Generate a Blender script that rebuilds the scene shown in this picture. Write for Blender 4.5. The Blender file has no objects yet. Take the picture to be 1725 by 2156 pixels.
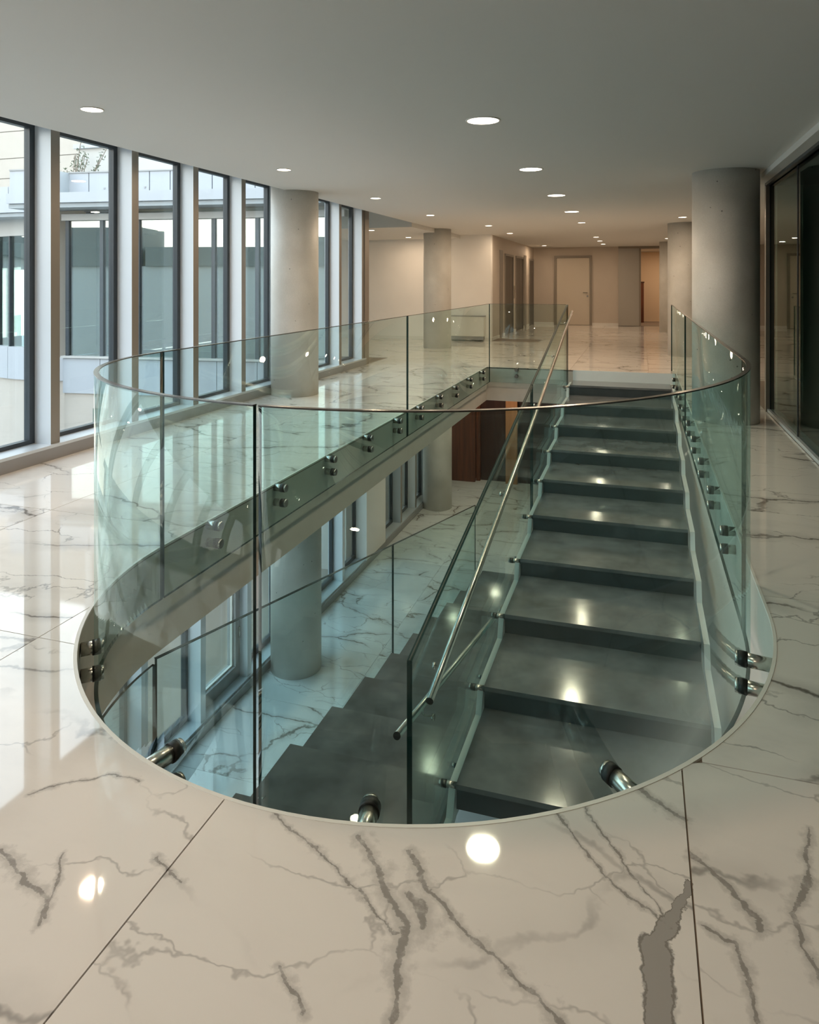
import bpy, bmesh, math, random
from mathutils import Vector, Matrix
random.seed(4)
PI = math.pi
C = bpy.context.scene.collection
sc = bpy.context.scene

# ---------------------------------------------------------------- camera, world, exposure
# world frame: +Y runs along the stair, +X to the right, floor of the upper storey at z = 0
FPX, HZ, CAMZ = 1524.0, 593.0, 1.5
YAW = math.atan(487.5 / FPX)
cd = bpy.data.cameras.new('camera'); cam = bpy.data.objects.new('camera', cd); C.objects.link(cam)
cam.location = (0, 0, CAMZ); cam.rotation_euler = (PI / 2, 0, YAW)
cd.sensor_fit = 'VERTICAL'; cd.sensor_height = 36.0; cd.sensor_width = 36.0 * 1725 / 2156
cd.lens = FPX / 2156 * 36.0
cd.shift_y = -(1078 - HZ) / 2156
cd.clip_start = 0.05; cd.clip_end = 200
sc.camera = cam
sc.view_settings.view_transform = 'Standard'; sc.view_settings.look = 'None'
sc.view_settings.gamma = 1.0; sc.view_settings.use_curve_mapping = False
sc.view_settings.exposure = 0.5
sc.cycles.max_bounces = 10; sc.cycles.diffuse_bounces = 5; sc.cycles.glossy_bounces = 5
sc.cycles.transparent_max_bounces = 48; sc.cycles.sample_clamp_indirect = 6.0
sc.cycles.caustics_reflective = False; sc.cycles.caustics_refractive = False
sc.cycles.blur_glossy = 0.5
SKY = 3.4
w = bpy.data.worlds.new('sky'); sc.world = w; w.use_nodes = True
nt = w.node_tree; nt.nodes.clear()
tc = nt.nodes.new('ShaderNodeTexCoord'); sp = nt.nodes.new('ShaderNodeSeparateXYZ')
cr = nt.nodes.new('ShaderNodeValToRGB'); bg = nt.nodes.new('ShaderNodeBackground'); wo = nt.nodes.new('ShaderNodeOutputWorld')
nt.links.new(tc.outputs['Generated'], sp.inputs[0]); nt.links.new(sp.outputs['Z'], cr.inputs[0])
e = cr.color_ramp.elements; e[0].position = 0.0; e[0].color = (1.0, .90, .78, 1)
e[1].position = 0.6; e[1].color = (.62, .76, .90, 1)
el = cr.color_ramp.elements.new(0.2); el.color = (.95, .93, .90, 1)
nt.links.new(cr.outputs[0], bg.inputs[0]); bg.inputs[1].default_value = SKY
nt.links.new(bg.outputs[0], wo.inputs[0])
BIG_W, SMALL_W, DISC = 20.0, 9.0, 9.0      # downlight watts and diffuser brightness
WARM = (1.0, .75, .52)

# ---------------------------------------------------------------- materials
def newmat(name):
    m = bpy.data.materials.new(name); m.use_nodes = True
    return m, m.node_tree, m.node_tree.nodes['Principled BSDF']
def simple(name, col, rough=.5, metal=0.0, noise=0.0, nscale=8.0, bump=0.0, spec=.5):
    m, t, b = newmat(name)
    b.inputs['Base Color'].default_value = (*col, 1); b.inputs['Roughness'].default_value = rough
    b.inputs['Metallic'].default_value = metal; b.inputs['Specular IOR Level'].default_value = spec
    g = t.nodes.new('ShaderNodeNewGeometry'); n = t.nodes.new('ShaderNodeTexNoise')
    n.inputs['Scale'].default_value = nscale; n.inputs['Detail'].default_value = 5
    t.links.new(g.outputs['Position'], n.inputs['Vector'])
    if noise:
        r = t.nodes.new('ShaderNodeValToRGB')
        r.color_ramp.elements[0].position = .3; r.color_ramp.elements[1].position = .7
        r.color_ramp.elements[0].color = (*[c * (1 - noise) for c in col], 1)
        r.color_ramp.elements[1].color = (*[min(1, c * (1 + noise)) for c in col], 1)
        t.links.new(n.outputs['Fac'], r.inputs[0]); t.links.new(r.outputs[0], b.inputs['Base Color'])
    if bump:
        bp = t.nodes.new('ShaderNodeBump'); bp.inputs['Strength'].default_value = bump; bp.inputs['Distance'].default_value = .01
        t.links.new(n.outputs['Fac'], bp.inputs['Height']); t.links.new(bp.outputs[0], b.inputs['Normal'])
    return m

def glass(name, tint, k=1.0, rough=0.0, f0=None):
    """clear pane: tinted transmission mixed with a mirror by Schlick's law on the facing angle"""
    m = bpy.data.materials.new(name); m.use_nodes = True; t = m.node_tree; t.nodes.clear()
    o = t.nodes.new('ShaderNodeOutputMaterial'); mx = t.nodes.new('ShaderNodeMixShader')
    tr = t.nodes.new('ShaderNodeBsdfTransparent'); gl = t.nodes.new('ShaderNodeBsdfGlossy')
    tr.inputs[0].default_value = (*tint, 1); gl.inputs['Roughness'].default_value = rough
    gl.inputs['Color'].default_value = (.93, 1, .98, 1)
    lw = t.nodes.new('ShaderNodeLayerWeight'); lw.inputs['Blend'].default_value = .5
    pw = t.nodes.new('ShaderNodeMath'); pw.operation = 'POWER'; pw.inputs[1].default_value = 5
    ma = t.nodes.new('ShaderNodeMath'); ma.operation = 'MULTIPLY_ADD'; ma.inputs[1].default_value = .9 * k; ma.inputs[2].default_value = .04 * k if f0 is None else f0; ma.use_clamp = True
    t.links.new(lw.outputs['Facing'], pw.inputs[0]); t.links.new(pw.outputs[0], ma.inputs[0])
    t.links.new(ma.outputs[0], mx.inputs[0]); t.links.new(tr.outputs[0], mx.inputs[1]); t.links.new(gl.outputs[0], mx.inputs[2])
    t.links.new(mx.outputs[0], o.inputs[0])
    return m

VEINS = [
 ([(-0.728,1.824),(-0.63,1.723),(-0.559,1.644),(-0.523,1.589),(-0.511,1.495),(-0.475,1.384)], .011),
 ([(-0.585,1.818),(-0.494,1.707),(-0.374,1.624),(-0.286,1.567),(-0.209,1.526),(-0.146,1.485)], .009),
 ([(-1.02,1.842),(-0.793,1.735),(-0.705,1.684),(-0.623,1.637),(-0.543,1.582)], .004),
 ([(-0.245,2.09),(-0.143,1.959),(-0.068,1.873),(0.0,1.822),(0.068,1.784)], .005),
 ([(-0.149,2.13),(-0.059,1.97),(0.022,1.858),(0.068,1.791)], .0035),
 ([(-0.007,2.258),(0.065,2.199),(0.119,2.149)], .010),
 ([(0.125,2.045),(0.193,1.971),(0.258,1.891),(0.263,1.853)], .009),
 ([(0.436,2.232),(0.398,2.037),(0.345,1.919),(0.348,1.829),(0.365,1.753)], .008),
 ([(0.132,1.811),(0.201,1.795),(0.221,1.685),(0.229,1.609)], .007),
 ([(-1.611,1.49),(-1.478,1.437),(-1.377,1.41),(-1.336,1.368)], .008),
 ([(-1.444,1.527),(-1.377,1.425),(-1.337,1.341)], .005),
 ([(-1.711,1.681),(-1.622,1.752),(-1.543,1.821),(-1.433,1.834)], .005),
 ([(-1.197,1.589),(-1.094,1.544)], .005), ([(-0.75,1.419),(-0.66,1.35)], .008),
 ([(-0.544,1.691),(-0.514,1.672),(-0.484,1.614)], .018),
]
PATCH = [([(0.108,1.93),(0.098,1.868)], .012), ([(0.098,1.868),(0.063,1.789)], .017), ([(0.063,1.789),(0.036,1.735)], .022), ([(0.036,1.723),(0.034,1.60),(0.05,1.48)], .038)]
def seg_group():
    g = bpy.data.node_groups.new('vein_segment', 'ShaderNodeTree')
    for n in ('P', 'A', 'BA'): g.interface.new_socket(n, in_out='INPUT', socket_type='NodeSocketVector')
    for n in ('InvLen2', 'Width', 'Prev'): g.interface.new_socket(n, in_out='INPUT', socket_type='NodeSocketFloat')
    g.interface.new_socket('D', in_out='OUTPUT', socket_type='NodeSocketFloat')
    N, L = g.nodes, g.links; i = N.new('NodeGroupInput'); o = N.new('NodeGroupOutput')
    def vm(op, *a):
        n = N.new('ShaderNodeVectorMath'); n.operation = op
        for k, x in enumerate(a): L.new(x, n.inputs[k])
        return n
    pa = vm('SUBTRACT', i.outputs['P'], i.outputs['A'])
    dt = vm('DOT_PRODUCT', pa.outputs[0], i.outputs['BA'])
    mu = N.new('ShaderNodeMath'); mu.operation = 'MULTIPLY'; mu.use_clamp = True
    L.new(dt.outputs['Value'], mu.inputs[0]); L.new(i.outputs['InvLen2'], mu.inputs[1])
    s = N.new('ShaderNodeVectorMath'); s.operation = 'SCALE'; L.new(i.outputs['BA'], s.inputs[0]); L.new(mu.outputs[0], s.inputs['Scale'])
    d = vm('DISTANCE', pa.outputs[0], s.outputs[0])
    dv = N.new('ShaderNodeMath'); dv.operation = 'DIVIDE'; L.new(d.outputs['Value'], dv.inputs[0]); L.new(i.outputs['Width'], dv.inputs[1])
    mn = N.new('ShaderNodeMath'); mn.operation = 'MINIMUM'; L.new(dv.outputs[0], mn.inputs[0]); L.new(i.outputs['Prev'], mn.inputs[1])
    L.new(mn.outputs[0], o.inputs[0])
    return g
SEG = seg_group()

def marble(name, near=False, base=(.80, .75, .695), amount=1.0, rough=.035):
    m, t, b = newmat(name); N, L = t.nodes, t.links
    b.inputs['Roughness'].default_value = rough; b.inputs['Specular IOR Level'].default_value = .62
    g = N.new('ShaderNodeNewGeometry'); oi = N.new('ShaderNodeObjectInfo')
    off = N.new('ShaderNodeVectorMath'); off.operation = 'MULTIPLY_ADD'
    off.inputs[1].default_value = (7, 13, 5); L.new(oi.outputs['Random'], off.inputs[0]); L.new(g.outputs['Position'], off.inputs[2])
    rot = N.new('ShaderNodeMapping'); rot.inputs['Rotation'].default_value = (0, 0, .65); rot.inputs['Scale'].default_value = (.62, 1.45, 1)
    L.new(off.outputs[0], rot.inputs[0])
    def noise(sc_, det, vec, rg=.55, dist=0):
        n = N.new('ShaderNodeTexNoise'); n.inputs['Scale'].default_value = sc_; n.inputs['Detail'].default_value = det
        n.inputs['Roughness'].default_value = rg; n.inputs['Distortion'].default_value = dist; L.new(vec, n.inputs['Vector']); return n
    def mr(v, a, b_, c, d, smooth=True):
        n = N.new('ShaderNodeMapRange'); n.interpolation_type = 'SMOOTHSTEP' if smooth else 'LINEAR'
        for k, x in enumerate((a, b_, c, d)): n.inputs[1 + k].default_value = x
        L.new(v, n.inputs[0]); return n.outputs[0]
    def mul(a, c):
        n = N.new('ShaderNodeMath'); n.operation = 'MULTIPLY'; n.use_clamp = True
        L.new(a, n.inputs[0]); (L.new(c, n.inputs[1]) if not isinstance(c, float) else setattr(n.inputs[1], 'default_value', c)); return n.outputs[0]
    def mx(a, c):
        n = N.new('ShaderNodeMath'); n.operation = 'MAXIMUM'; L.new(a, n.inputs[0]); L.new(c, n.inputs[1]); return n.outputs[0]
    wn = noise(1.3, 6, off.outputs[0], .6)
    ws = N.new('ShaderNodeVectorMath'); ws.operation = 'MULTIPLY_ADD'; ws.inputs[1].default_value = (.55, .55, .55)
    L.new(wn.outputs['Color'], ws.inputs[0]); L.new(rot.outputs[0], ws.inputs[2])
    def vor(s):
        v = N.new('ShaderNodeTexVoronoi'); v.feature = 'DISTANCE_TO_EDGE'; v.inputs['Scale'].default_value = s
        L.new(ws.outputs[0], v.inputs['Vector']); return v.outputs['Distance']
    m1 = mr(noise(1.1, 3, off.outputs[0]).outputs['Fac'], .40, .58, 0, 1)
    m2 = mr(noise(2.3, 3, rot.outputs[0]).outputs['Fac'], .42, .58, 0, 1)
    a1 = mul(mr(vor(.95), 0, .022, 1, 0), m1)
    a2 = mul(mul(mr(vor(2.3), 0, .018, 1, 0), m2), .55)
    a3 = mul(mul(mr(vor(.95), 0, .12, 1, 0), m1), .22)
    cl = mul(mr(noise(1.7, 6, rot.outputs[0], .65).outputs['Fac'], .5, .8, 0, 1), .16)
    fac = mx(mx(a1, a2), mx(a3, cl))
    if near:
        fac = mul(fac, .65)
        wv = noise(9, 5, g.outputs['Position'], .65)
        w2 = N.new('ShaderNodeVectorMath'); w2.operation = 'MULTIPLY_ADD'; w2.inputs[1].default_value = (.07, .07, 0)
        L.new(wv.outputs['Color'], w2.inputs[0]); L.new(g.outputs['Position'], w2.inputs[2])
        w3 = N.new('ShaderNodeVectorMath'); w3.operation = 'MULTIPLY_ADD'; w3.inputs[1].default_value = (1, 1, 0); w3.inputs[2].default_value = (-.035, -.035, 0)
        L.new(w2.outputs[0], w3.inputs[0])
        prev = pprev = None
        for pts, wd in PATCH + [(None, 0)] + VEINS:
            if pts is None: pprev, prev = prev, None; continue
            for k in range(len(pts) - 1):
                ax, ay = pts[k]; bx_, by_ = pts[k + 1]
                n = N.new('ShaderNodeGroup'); n.node_tree = SEG
                n.inputs['A'].default_value = (ax, ay, 0); n.inputs['BA'].default_value = (bx_ - ax, by_ - ay, 0)
                n.inputs['InvLen2'].default_value = 1 / ((bx_ - ax) ** 2 + (by_ - ay) ** 2); n.inputs['Width'].default_value = wd * random.uniform(.75, 1.2)
                n.inputs['Prev'].default_value = 99
                L.new(w3.outputs[0], n.inputs['P'])
                if prev: L.new(prev, n.inputs['Prev'])
                prev = n.outputs[0]
        vn = mr(noise(22, 4, g.outputs['Position'], .6).outputs['Fac'], .3, .7, 1.9, .65)
        pm = N.new('ShaderNodeMath'); pm.operation = 'MULTIPLY'; L.new(prev, pm.inputs[0]); L.new(vn, pm.inputs[1]); prev = pm.outputs[0]
        edge = mr(prev, .55, 1.25, 1, 0)
        halo = mul(mr(prev, .6, 4.5, 1, 0), .30)
        brk = mr(noise(16, 5, g.outputs['Position'], .7).outputs['Fac'], .30, .55, .5, 1)
        fac = mx(fac, mul(mr(pprev, .9, 1.12, 1, 0), .62)); fac = mx(fac, mul(mul(mr(pprev, .8, 1.0, 0, 1), mr(pprev, 1.05, 1.25, 1, 0)), .85))
        fac = mx(fac, mx(mul(mul(edge, brk), .72), mul(halo, m2 if False else brk)))
    vc = N.new('ShaderNodeValToRGB'); vc.color_ramp.elements[0].color = (*base, 1); vc.color_ramp.elements[1].color = (.17, .15, .13, 1)
    k = vc.color_ramp.elements.new(.5); k.color = (.43, .40, .37, 1)
    L.new(mul(fac, float(amount)), vc.inputs[0]); L.new(vc.outputs[0], b.inputs['Base Color'])
    return m

M = {}
M['marble'] = marble('white_marble'); M['marble_near'] = marble('white_marble_bold', True)
M['marble_low'] = marble('white_marble_lower', base=(.78, .775, .76), amount=.9)
M['grout'] = simple('grout', (.22, .17, .13), .8)
M['slab'] = simple('cream_plaster', (.60, .56, .50), .6, noise=.03)
M['ceiling'] = simple('ceiling_paint', (.70, .69, .65), .75)
M['wall'] = simple('wall_paint', (.88, .85, .80), .6, noise=.02, nscale=2)
M['wall_lamplit'] = simple('wall_paint_lamplit', (.56, .49, .41), .6, noise=.02, nscale=2)  # white wall with the tan of the warm lamps put into its colour
M['wall_orange'] = simple('wall_paint_warm', (.74, .585, .41), .6)
M['base'] = simple('skirting_white', (.8, .77, .71), .4)
M['alu'] = simple('mullion_aluminium', (.74, .79, .84), .35, .1)
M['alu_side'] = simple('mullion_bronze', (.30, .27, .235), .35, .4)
M['frame'] = simple('window_gasket_dark', (.035, .045, .055), .35)
M['curb'] = simple('sill_grey', (.30, .30, .30), .5)
M['sill'] = simple('sill_light', (.66, .70, .73), .3, .3)
M['steel'] = simple('brushed_steel', (.60, .58, .53), .24, 1.0, noise=.1, nscale=60)
M['steel_dark'] = simple('steel_cap', (.30, .29, .27), .3, 1.0)
M['rubber'] = simple('black_rubber', (.01, .01, .01), .5)
M['glass'] = glass('balustrade_glass', (.885, .955, .95), .38)
M['glass_curve'] = glass('balustrade_glass_curved', (.865, .94, .94), .5)
M['glass_right'] = glass('balustrade_glass_right', (.80, .91, .91), .5)
M['pane'] = glass('window_glass', (.96, .985, .98), 1.0)
M['pane_out'] = glass('facade_glass', (.74, .84, .84), .6, f0=.28)
M['pane_dark'] = glass('partition_glass_dark', (.40, .56, .54), .5, f0=.07)
M['edge'] = simple('glass_edge_green', (.006, .030, .028), .25, 0, spec=.2)
M['edge_rail'] = simple('glass_edge_polished', (.16, .155, .14), .2, .7)
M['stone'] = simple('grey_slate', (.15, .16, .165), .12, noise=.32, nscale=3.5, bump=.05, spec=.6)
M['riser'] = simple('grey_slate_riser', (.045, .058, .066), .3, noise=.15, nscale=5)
M['string'] = simple('stringer_pale', (.50, .62, .62), .4)
M['string_white'] = simple('stringer_white', (.84, .90, .92), .35)
M['white_metal'] = simple('white_cladding', (.38, .40, .43), .4)
M['cream'] = simple('cream_render', (.43, .39, .345), .8, noise=.03, nscale=3)
M['cream_lt'] = simple('pale_render', (.45, .44, .42), .8)
M['eave'] = simple('grey_eave', (.30, .33, .35), .5)
M['panel_grey'] = simple('grey_panel', (.40, .37, .32), .35)
M['door'] = simple('door_beige', (.60, .53, .43), .45)
M['door_frame'] = simple('door_frame_grey', (.26, .225, .18), .45)
M['lift'] = simple('lift_dark', (.06, .045, .032), .3, .5)
M['ac'] = simple('radiator_white', (.74, .72, .66), .4)
M['paving'] = simple('courtyard_paving', (.42, .41, .39), .8, noise=.05)
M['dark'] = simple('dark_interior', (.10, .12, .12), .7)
M['panel_dark'] = simple('slate_roof', (.10, .12, .13), .6)
M['leaf'] = simple('shrub_leaf', (.07, .09, .05), .6)
M['bark'] = simple('shrub_bark', (.16, .13, .10), .8)
def concrete():
    m, t, b = newmat('cast_concrete'); N, L = t.nodes, t.links; b.inputs['Roughness'].default_value = .55
    g = N.new('ShaderNodeNewGeometry')
    n = N.new('ShaderNodeTexNoise'); n.inputs['Scale'].default_value = 2.2; n.inputs['Detail'].default_value = 8; L.new(g.outputs['Position'], n.inputs['Vector'])
    n2 = N.new('ShaderNodeTexNoise'); n2.inputs['Scale'].default_value = 120; n2.inputs['Detail'].default_value = 3; L.new(g.outputs['Position'], n2.inputs['Vector'])
    v = N.new('ShaderNodeTexVoronoi'); v.inputs['Scale'].default_value = 6.5; L.new(g.outputs['Position'], v.inputs['Vector'])
    r = N.new('ShaderNodeValToRGB'); r.color_ramp.elements[0].position = .3; r.color_ramp.elements[1].position = .7
    r.color_ramp.elements[0].color = (.54, .52, .47, 1); r.color_ramp.elements[1].color = (.67, .65, .60, 1); L.new(n.outputs['Fac'], r.inputs[0])
    h = N.new('ShaderNodeMapRange'); h.inputs[1].default_value = .045; h.inputs[2].default_value = .065; h.inputs[3].default_value = .35; h.inputs[4].default_value = 1; L.new(v.outputs['Distance'], h.inputs[0])
    h2 = N.new('ShaderNodeMapRange'); h2.inputs[1].default_value = .3; h2.inputs[2].default_value = .7; h2.inputs[3].default_value = .93; h2.inputs[4].default_value = 1.05; L.new(n2.outputs['Fac'], h2.inputs[0])
    q = N.new('ShaderNodeMath'); q.operation = 'MULTIPLY'; L.new(h.outputs[0], q.inputs[0]); L.new(h2.outputs[0], q.inputs[1])
    s = N.new('ShaderNodeVectorMath'); s.operation = 'SCALE'; L.new(r.outputs[0], s.inputs[0]); L.new(q.outputs[0], s.inputs['Scale'])
    L.new(s.outputs[0], b.inputs['Base Color'])
    return m
M['concrete'] = concrete()
def wood(name, c0, c1):
    m, t, b = newmat(name); N, L = t.nodes, t.links; b.inputs['Roughness'].default_value = .38
    g = N.new('ShaderNodeNewGeometry'); mp = N.new('ShaderNodeMapping'); mp.inputs['Scale'].default_value = (7, 7, .5)
    L.new(g.outputs['Position'], mp.inputs[0]); n = N.new('ShaderNodeTexNoise'); n.inputs['Scale'].default_value = 2; n.inputs['Detail'].default_value = 6
    L.new(mp.outputs[0], n.inputs['Vector']); r = N.new('ShaderNodeValToRGB'); r.color_ramp.elements[0].position = .35; r.color_ramp.elements[1].position = .65
    r.color_ramp.elements[0].color = (*c0, 1); r.color_ramp.elements[1].color = (*c1, 1)
    L.new(n.outputs['Fac'], r.inputs[0]); L.new(r.outputs[0], b.inputs['Base Color']); return m
M['wood'] = wood('mahogany', (.085, .026, .012), (.16, .05, .022))
M['wood_dark'] = wood('mahogany_dark', (.03, .010, .006), (.05, .018, .010))
M['wood_light'] = wood('oak_orange', (.36, .17, .07), (.48, .24, .11))
def emis(name, col, s):
    m = bpy.data.materials.new(name); m.use_nodes = True; t = m.node_tree; t.nodes.clear()
    o = t.nodes.new('ShaderNodeOutputMaterial'); x = t.nodes.new('ShaderNodeEmission'); x.inputs[0].default_value = (*col, 1); x.inputs[1].default_value = s
    t.links.new(x.outputs[0], o.inputs[0]); return m
def added_blind():  # translucent sheet added to dim the sky behind the extra side-room window
    m = bpy.data.materials.new('added_roller_blind'); m.use_nodes = True; t = m.node_tree; t.nodes.clear()
    o = t.nodes.new('ShaderNodeOutputMaterial'); x = t.nodes.new('ShaderNodeMixShader'); a = t.nodes.new('ShaderNodeBsdfTranslucent'); b = t.nodes.new('ShaderNodeBsdfDiffuse')
    a.inputs[0].default_value = (.85, .82, .74, 1); b.inputs[0].default_value = (.7, .66, .58, 1); x.inputs[0].default_value = .5
    t.links.new(a.outputs[0], x.inputs[1]); t.links.new(b.outputs[0], x.inputs[2]); t.links.new(x.outputs[0], o.inputs[0]); return m
M['added_blind'] = added_blind()
M['lamp'] = emis('diffuser_lit', (1.0, .86, .68), DISC)

# ---------------------------------------------------------------- mesh helpers
def link(name, verts, faces, mats, parent=None, fmat=None, smooth=False):
    me = bpy.data.meshes.new(name); me.from_pydata(verts, [], faces); me.update()
    if not isinstance(mats, (list, tuple)): mats = [mats]
    for m in mats: me.materials.append(m)
    if fmat:
        for p, k in zip(me.polygons, fmat): p.material_index = k
    if smooth:
        if smooth is True:
            for p in me.polygons: p.use_smooth = True
        else:
            for p, s in zip(me.polygons, smooth): p.use_smooth = bool(s)
    bm = bmesh.new(); bm.from_mesh(me); bmesh.ops.recalc_face_normals(bm, faces=bm.faces); bm.to_mesh(me); bm.free()
    o = bpy.data.objects.new(name, me); C.objects.link(o)
    if parent: o.parent = parent
    return o
class MB:
    def __init__(s): s.v = []; s.f = []; s.m = []; s.s = []
    def add(s, vs, fs, mi=0, sm=0):
        k = len(s.v); s.v += [tuple(v) for v in vs]; s.f += [tuple(k + i for i in f) for f in fs]
        s.m += [mi] * len(fs) if isinstance(mi, int) else list(mi); s.s += [sm] * len(fs) if isinstance(sm, int) else list(sm); return s
    def box(s, x0, x1, y0, y1, z0, z1, mi=0):
        vs = [(x, y, z) for z in (z0, z1) for x, y in ((x0, y0), (x1, y0), (x1, y1), (x0, y1))]
        return s.add(vs, [(0, 3, 2, 1), (4, 5, 6, 7), (0, 1, 5, 4), (1, 2, 6, 5), (2, 3, 7, 6), (3, 0, 4, 7)], mi)
    def prism(s, poly, z0, z1, mi=0, side=None):
        n = len(poly); vs = [(x, y, z0) for x, y in poly] + [(x, y, z1) for x, y in poly]
        fs = [tuple(range(n))[::-1], tuple(range(n, 2 * n))] + [(i, (i + 1) % n, n + (i + 1) % n, n + i) for i in range(n)]
        return s.add(vs, fs, [mi, mi] + [mi if side is None else side] * n)
    def xprism(s, poly, x0, x1, mi=0, side=None):   # polygon in (y, z) extruded along x
        n = len(poly); vs = [(x0, y, z) for y, z in poly] + [(x1, y, z) for y, z in poly]
        fs = [tuple(range(n)), tuple(range(n, 2 * n))[::-1]] + [(i, n + i, n + (i + 1) % n, (i + 1) % n) for i in range(n)]
        return s.add(vs, fs, [mi, mi] + [mi if side is None else side] * n)
    def strip(s, inner, outer, z0, z1, mi=0, edge=0, sm=0):
        """wall that follows two matching plan polylines; z0/z1 numbers or lists"""
        n = len(inner); Z0 = z0 if isinstance(z0, list) else [z0] * n; Z1 = z1 if isinstance(z1, list) else [z1] * n
        vs = []
        for i in range(n): vs += [(*inner[i], Z0[i]), (*inner[i], Z1[i]), (*outer[i], Z0[i]), (*outer[i], Z1[i])]
        fs, ms, ss = [], [], []
        for i in range(n - 1):
            a, b = 4 * i, 4 * i + 4
            for f, m_ in (((a, b, b + 1, a + 1), mi), ((a + 2, a + 3, b + 3, b + 2), mi), ((a + 1, b + 1, b + 3, a + 3), edge), ((a, a + 2, b + 2, b), edge)):
                fs.append(f); ms.append(m_); ss.append(sm if m_ == mi else 0)
        fs += [(0, 1, 3, 2), (4 * n - 4, 4 * n - 2, 4 * n - 1, 4 * n - 3)]; ms += [edge, edge]; ss += [0, 0]
        return s.add(vs, fs, ms, ss)
    def cyl(s, p0, p1, r0, r1=None, seg=20, mi=0, cap=None):
        r1 = r0 if r1 is None else r1; p0, p1 = Vector(p0), Vector(p1); d = (p1 - p0).normalized()
        u = d.orthogonal().normalized(); v = d.cross(u); vs = []
        for p, r in ((p0, r0), (p1, r1)):
            for i in range(seg):
                a = 2 * PI * i / seg; vs.append(p + u * r * math.cos(a) + v * r * math.sin(a))
        fs = [(i, (i + 1) % seg, seg + (i + 1) % seg, seg + i) for i in range(seg)] + [tuple(range(seg))[::-1], tuple(range(seg, 2 * seg))]
        cm = mi if cap is None else cap
        return s.add(vs, fs, [mi] * seg + [cm, cm], [1] * seg + [0, 0])
    def tube(s, pts, r, seg=14, mi=0):
        pts = [Vector(p) for p in pts]; vs = []; n = len(pts)
        for k, p in enumerate(pts):
            d = ((pts[min(k + 1, n - 1)] - p).normalized() + (p - pts[max(k - 1, 0)]).normalized()).normalized()
            u = d.cross(Vector((0, 0, 1))); u = (u if u.length > .05 else Vector((1, 0, 0))).normalized(); v = d.cross(u)
            for i in range(seg):
                a = 2 * PI * i / seg; vs.append(p + u * r * math.cos(a) + v * r * math.sin(a))
        fs = [(k * seg + i, k * seg + (i + 1) % seg, (k + 1) * seg + (i + 1) % seg, (k + 1) * seg + i) for k in range(n - 1) for i in range(seg)]
        return s.add(vs, fs + [tuple(range(seg)), tuple(range((n - 1) * seg, n * seg))], mi, [1] * len(fs) + [0, 0])
    def build(s, name, mats, parent=None):
        return link(name, s.v, s.f, mats, parent, s.m, s.s)
def box(name, *a, parent=None):
    return MB().box(*a[:6]).build(name, a[6], parent)
def struct(o): o['kind'] = 'structure'; return o
def empty(name, loc=(0, 0, 0)):
    o = bpy.data.objects.new(name, None); C.objects.link(o); o.location = loc; o.empty_display_size = .1; return o
def tag(o, label, cat, group=None):
    o['label'] = label; o['category'] = cat
    if group: o['group'] = group
    return o
def keep(o, parent):      # parent without moving (parent sits at parent.location)
    o.parent = parent; o.matrix_parent_inverse = Matrix.Translation(-parent.location); return o

# ---------------------------------------------------------------- plan of the opening
XL, XR, YF = -2.59, .55, 12.55
XC, A_ = (XL + XR) / 2, (XR - XL) / 2
def ynear(x, a=A_, xc=XC, lY=3.5, lb=1.67, rY=3.6, rb=1.76):
    d = max(-1, min(1, (x - xc) / a)); q = math.sqrt(1 - d * d)
    k = .5 - .5 * math.cos(PI * (d + 1) / 2)
    return (lY - lb * q) * (1 - k) + (rY - rb * q) * k
def dpath(a=A_, xc=XC, n=72, t0=PI, t1=2 * PI, **kw):
    out = []
    for i in range(n + 1):
        t = t0 + (t1 - t0) * i / n; x = xc + a * math.cos(t); out.append((x, ynear(x, a, xc, **kw)))
    return out
RIM = dpath()                                   # left -> near -> right
OPEN = [(XL, YF)] + RIM + [(XR, YF)]

def minus_hole(x0, x1, y0, y1):
    """pieces (plan polygons) of the rectangle outside the opening"""
    if x1 <= XL or x0 >= XR or y1 <= 1.8 or y0 >= YF: return [[(x0, y0), (x1, y0), (x1, y1), (x0, y1)]]
    ps = []
    if x0 < XL: ps.append([(x0, y0), (XL, y0), (XL, y1), (x0, y1)])
    if x1 > XR: ps.append([(XR, y0), (x1, y0), (x1, y1), (XR, y1)])
    a, b = max(x0, XL), min(x1, XR)
    xs = sorted(set([a, b] + [x for x, _ in RIM if a < x < b]))
    if y1 > YF: ps.append([(a, max(y0, YF)), (b, max(y0, YF)), (b, y1), (a, y1)])
    top = [(x, max(y0, min(y1, ynear(x)))) for x in xs]
    run = []
    def flush(run):
        if len(run) > 1: ps.append([(run[0][0], y0), (run[-1][0], y0)] + run[::-1])
    for p in top:
        if p[1] > y0 + 1e-6: run.append(p)
        else:
            if run: run.append(p)
            flush(run); run = []
            if not run: run = [p] if False else []
    flush(run)
    return ps

# ---------------------------------------------------------------- floors
mb = MB()
for x0, x1, y0, y1 in ((-4.95, 8, -6, 1.83), (-4.95, XL, 1.83, YF), (XR, 8, 1.83, YF), (-11, -4.95, 12.6, YF + .05), (-11, 8, YF, 29)):
    if y1 > y0: mb.box(x0, x1, y0, y1, -.585, -.022)
mb.box(-11, -4.95, 12.0, YF, -.585, -.022)
for i in range(len(RIM) - 1):                   # the crescent between the straight slab and the curved rim
    (xa, ya), (xb, yb) = RIM[i], RIM[i + 1]
    mb.prism([(xa, 1.83), (xb, 1.83), (xb, yb), (xa, ya)], -.585, -.022)
floor = struct(mb.build('floor', [M['slab']]))
struct(link('trim_1', *(lambda m: (m.v, m.f))(MB().strip([(x * .9965 - .0035, y + .006) for x, y in OPEN], [(XC + (x - XC) * 1.004, y - (.006 if 1 < y < 12 else 0)) for x, y in OPEN], -.011, .0015)), M['base']))
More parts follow.
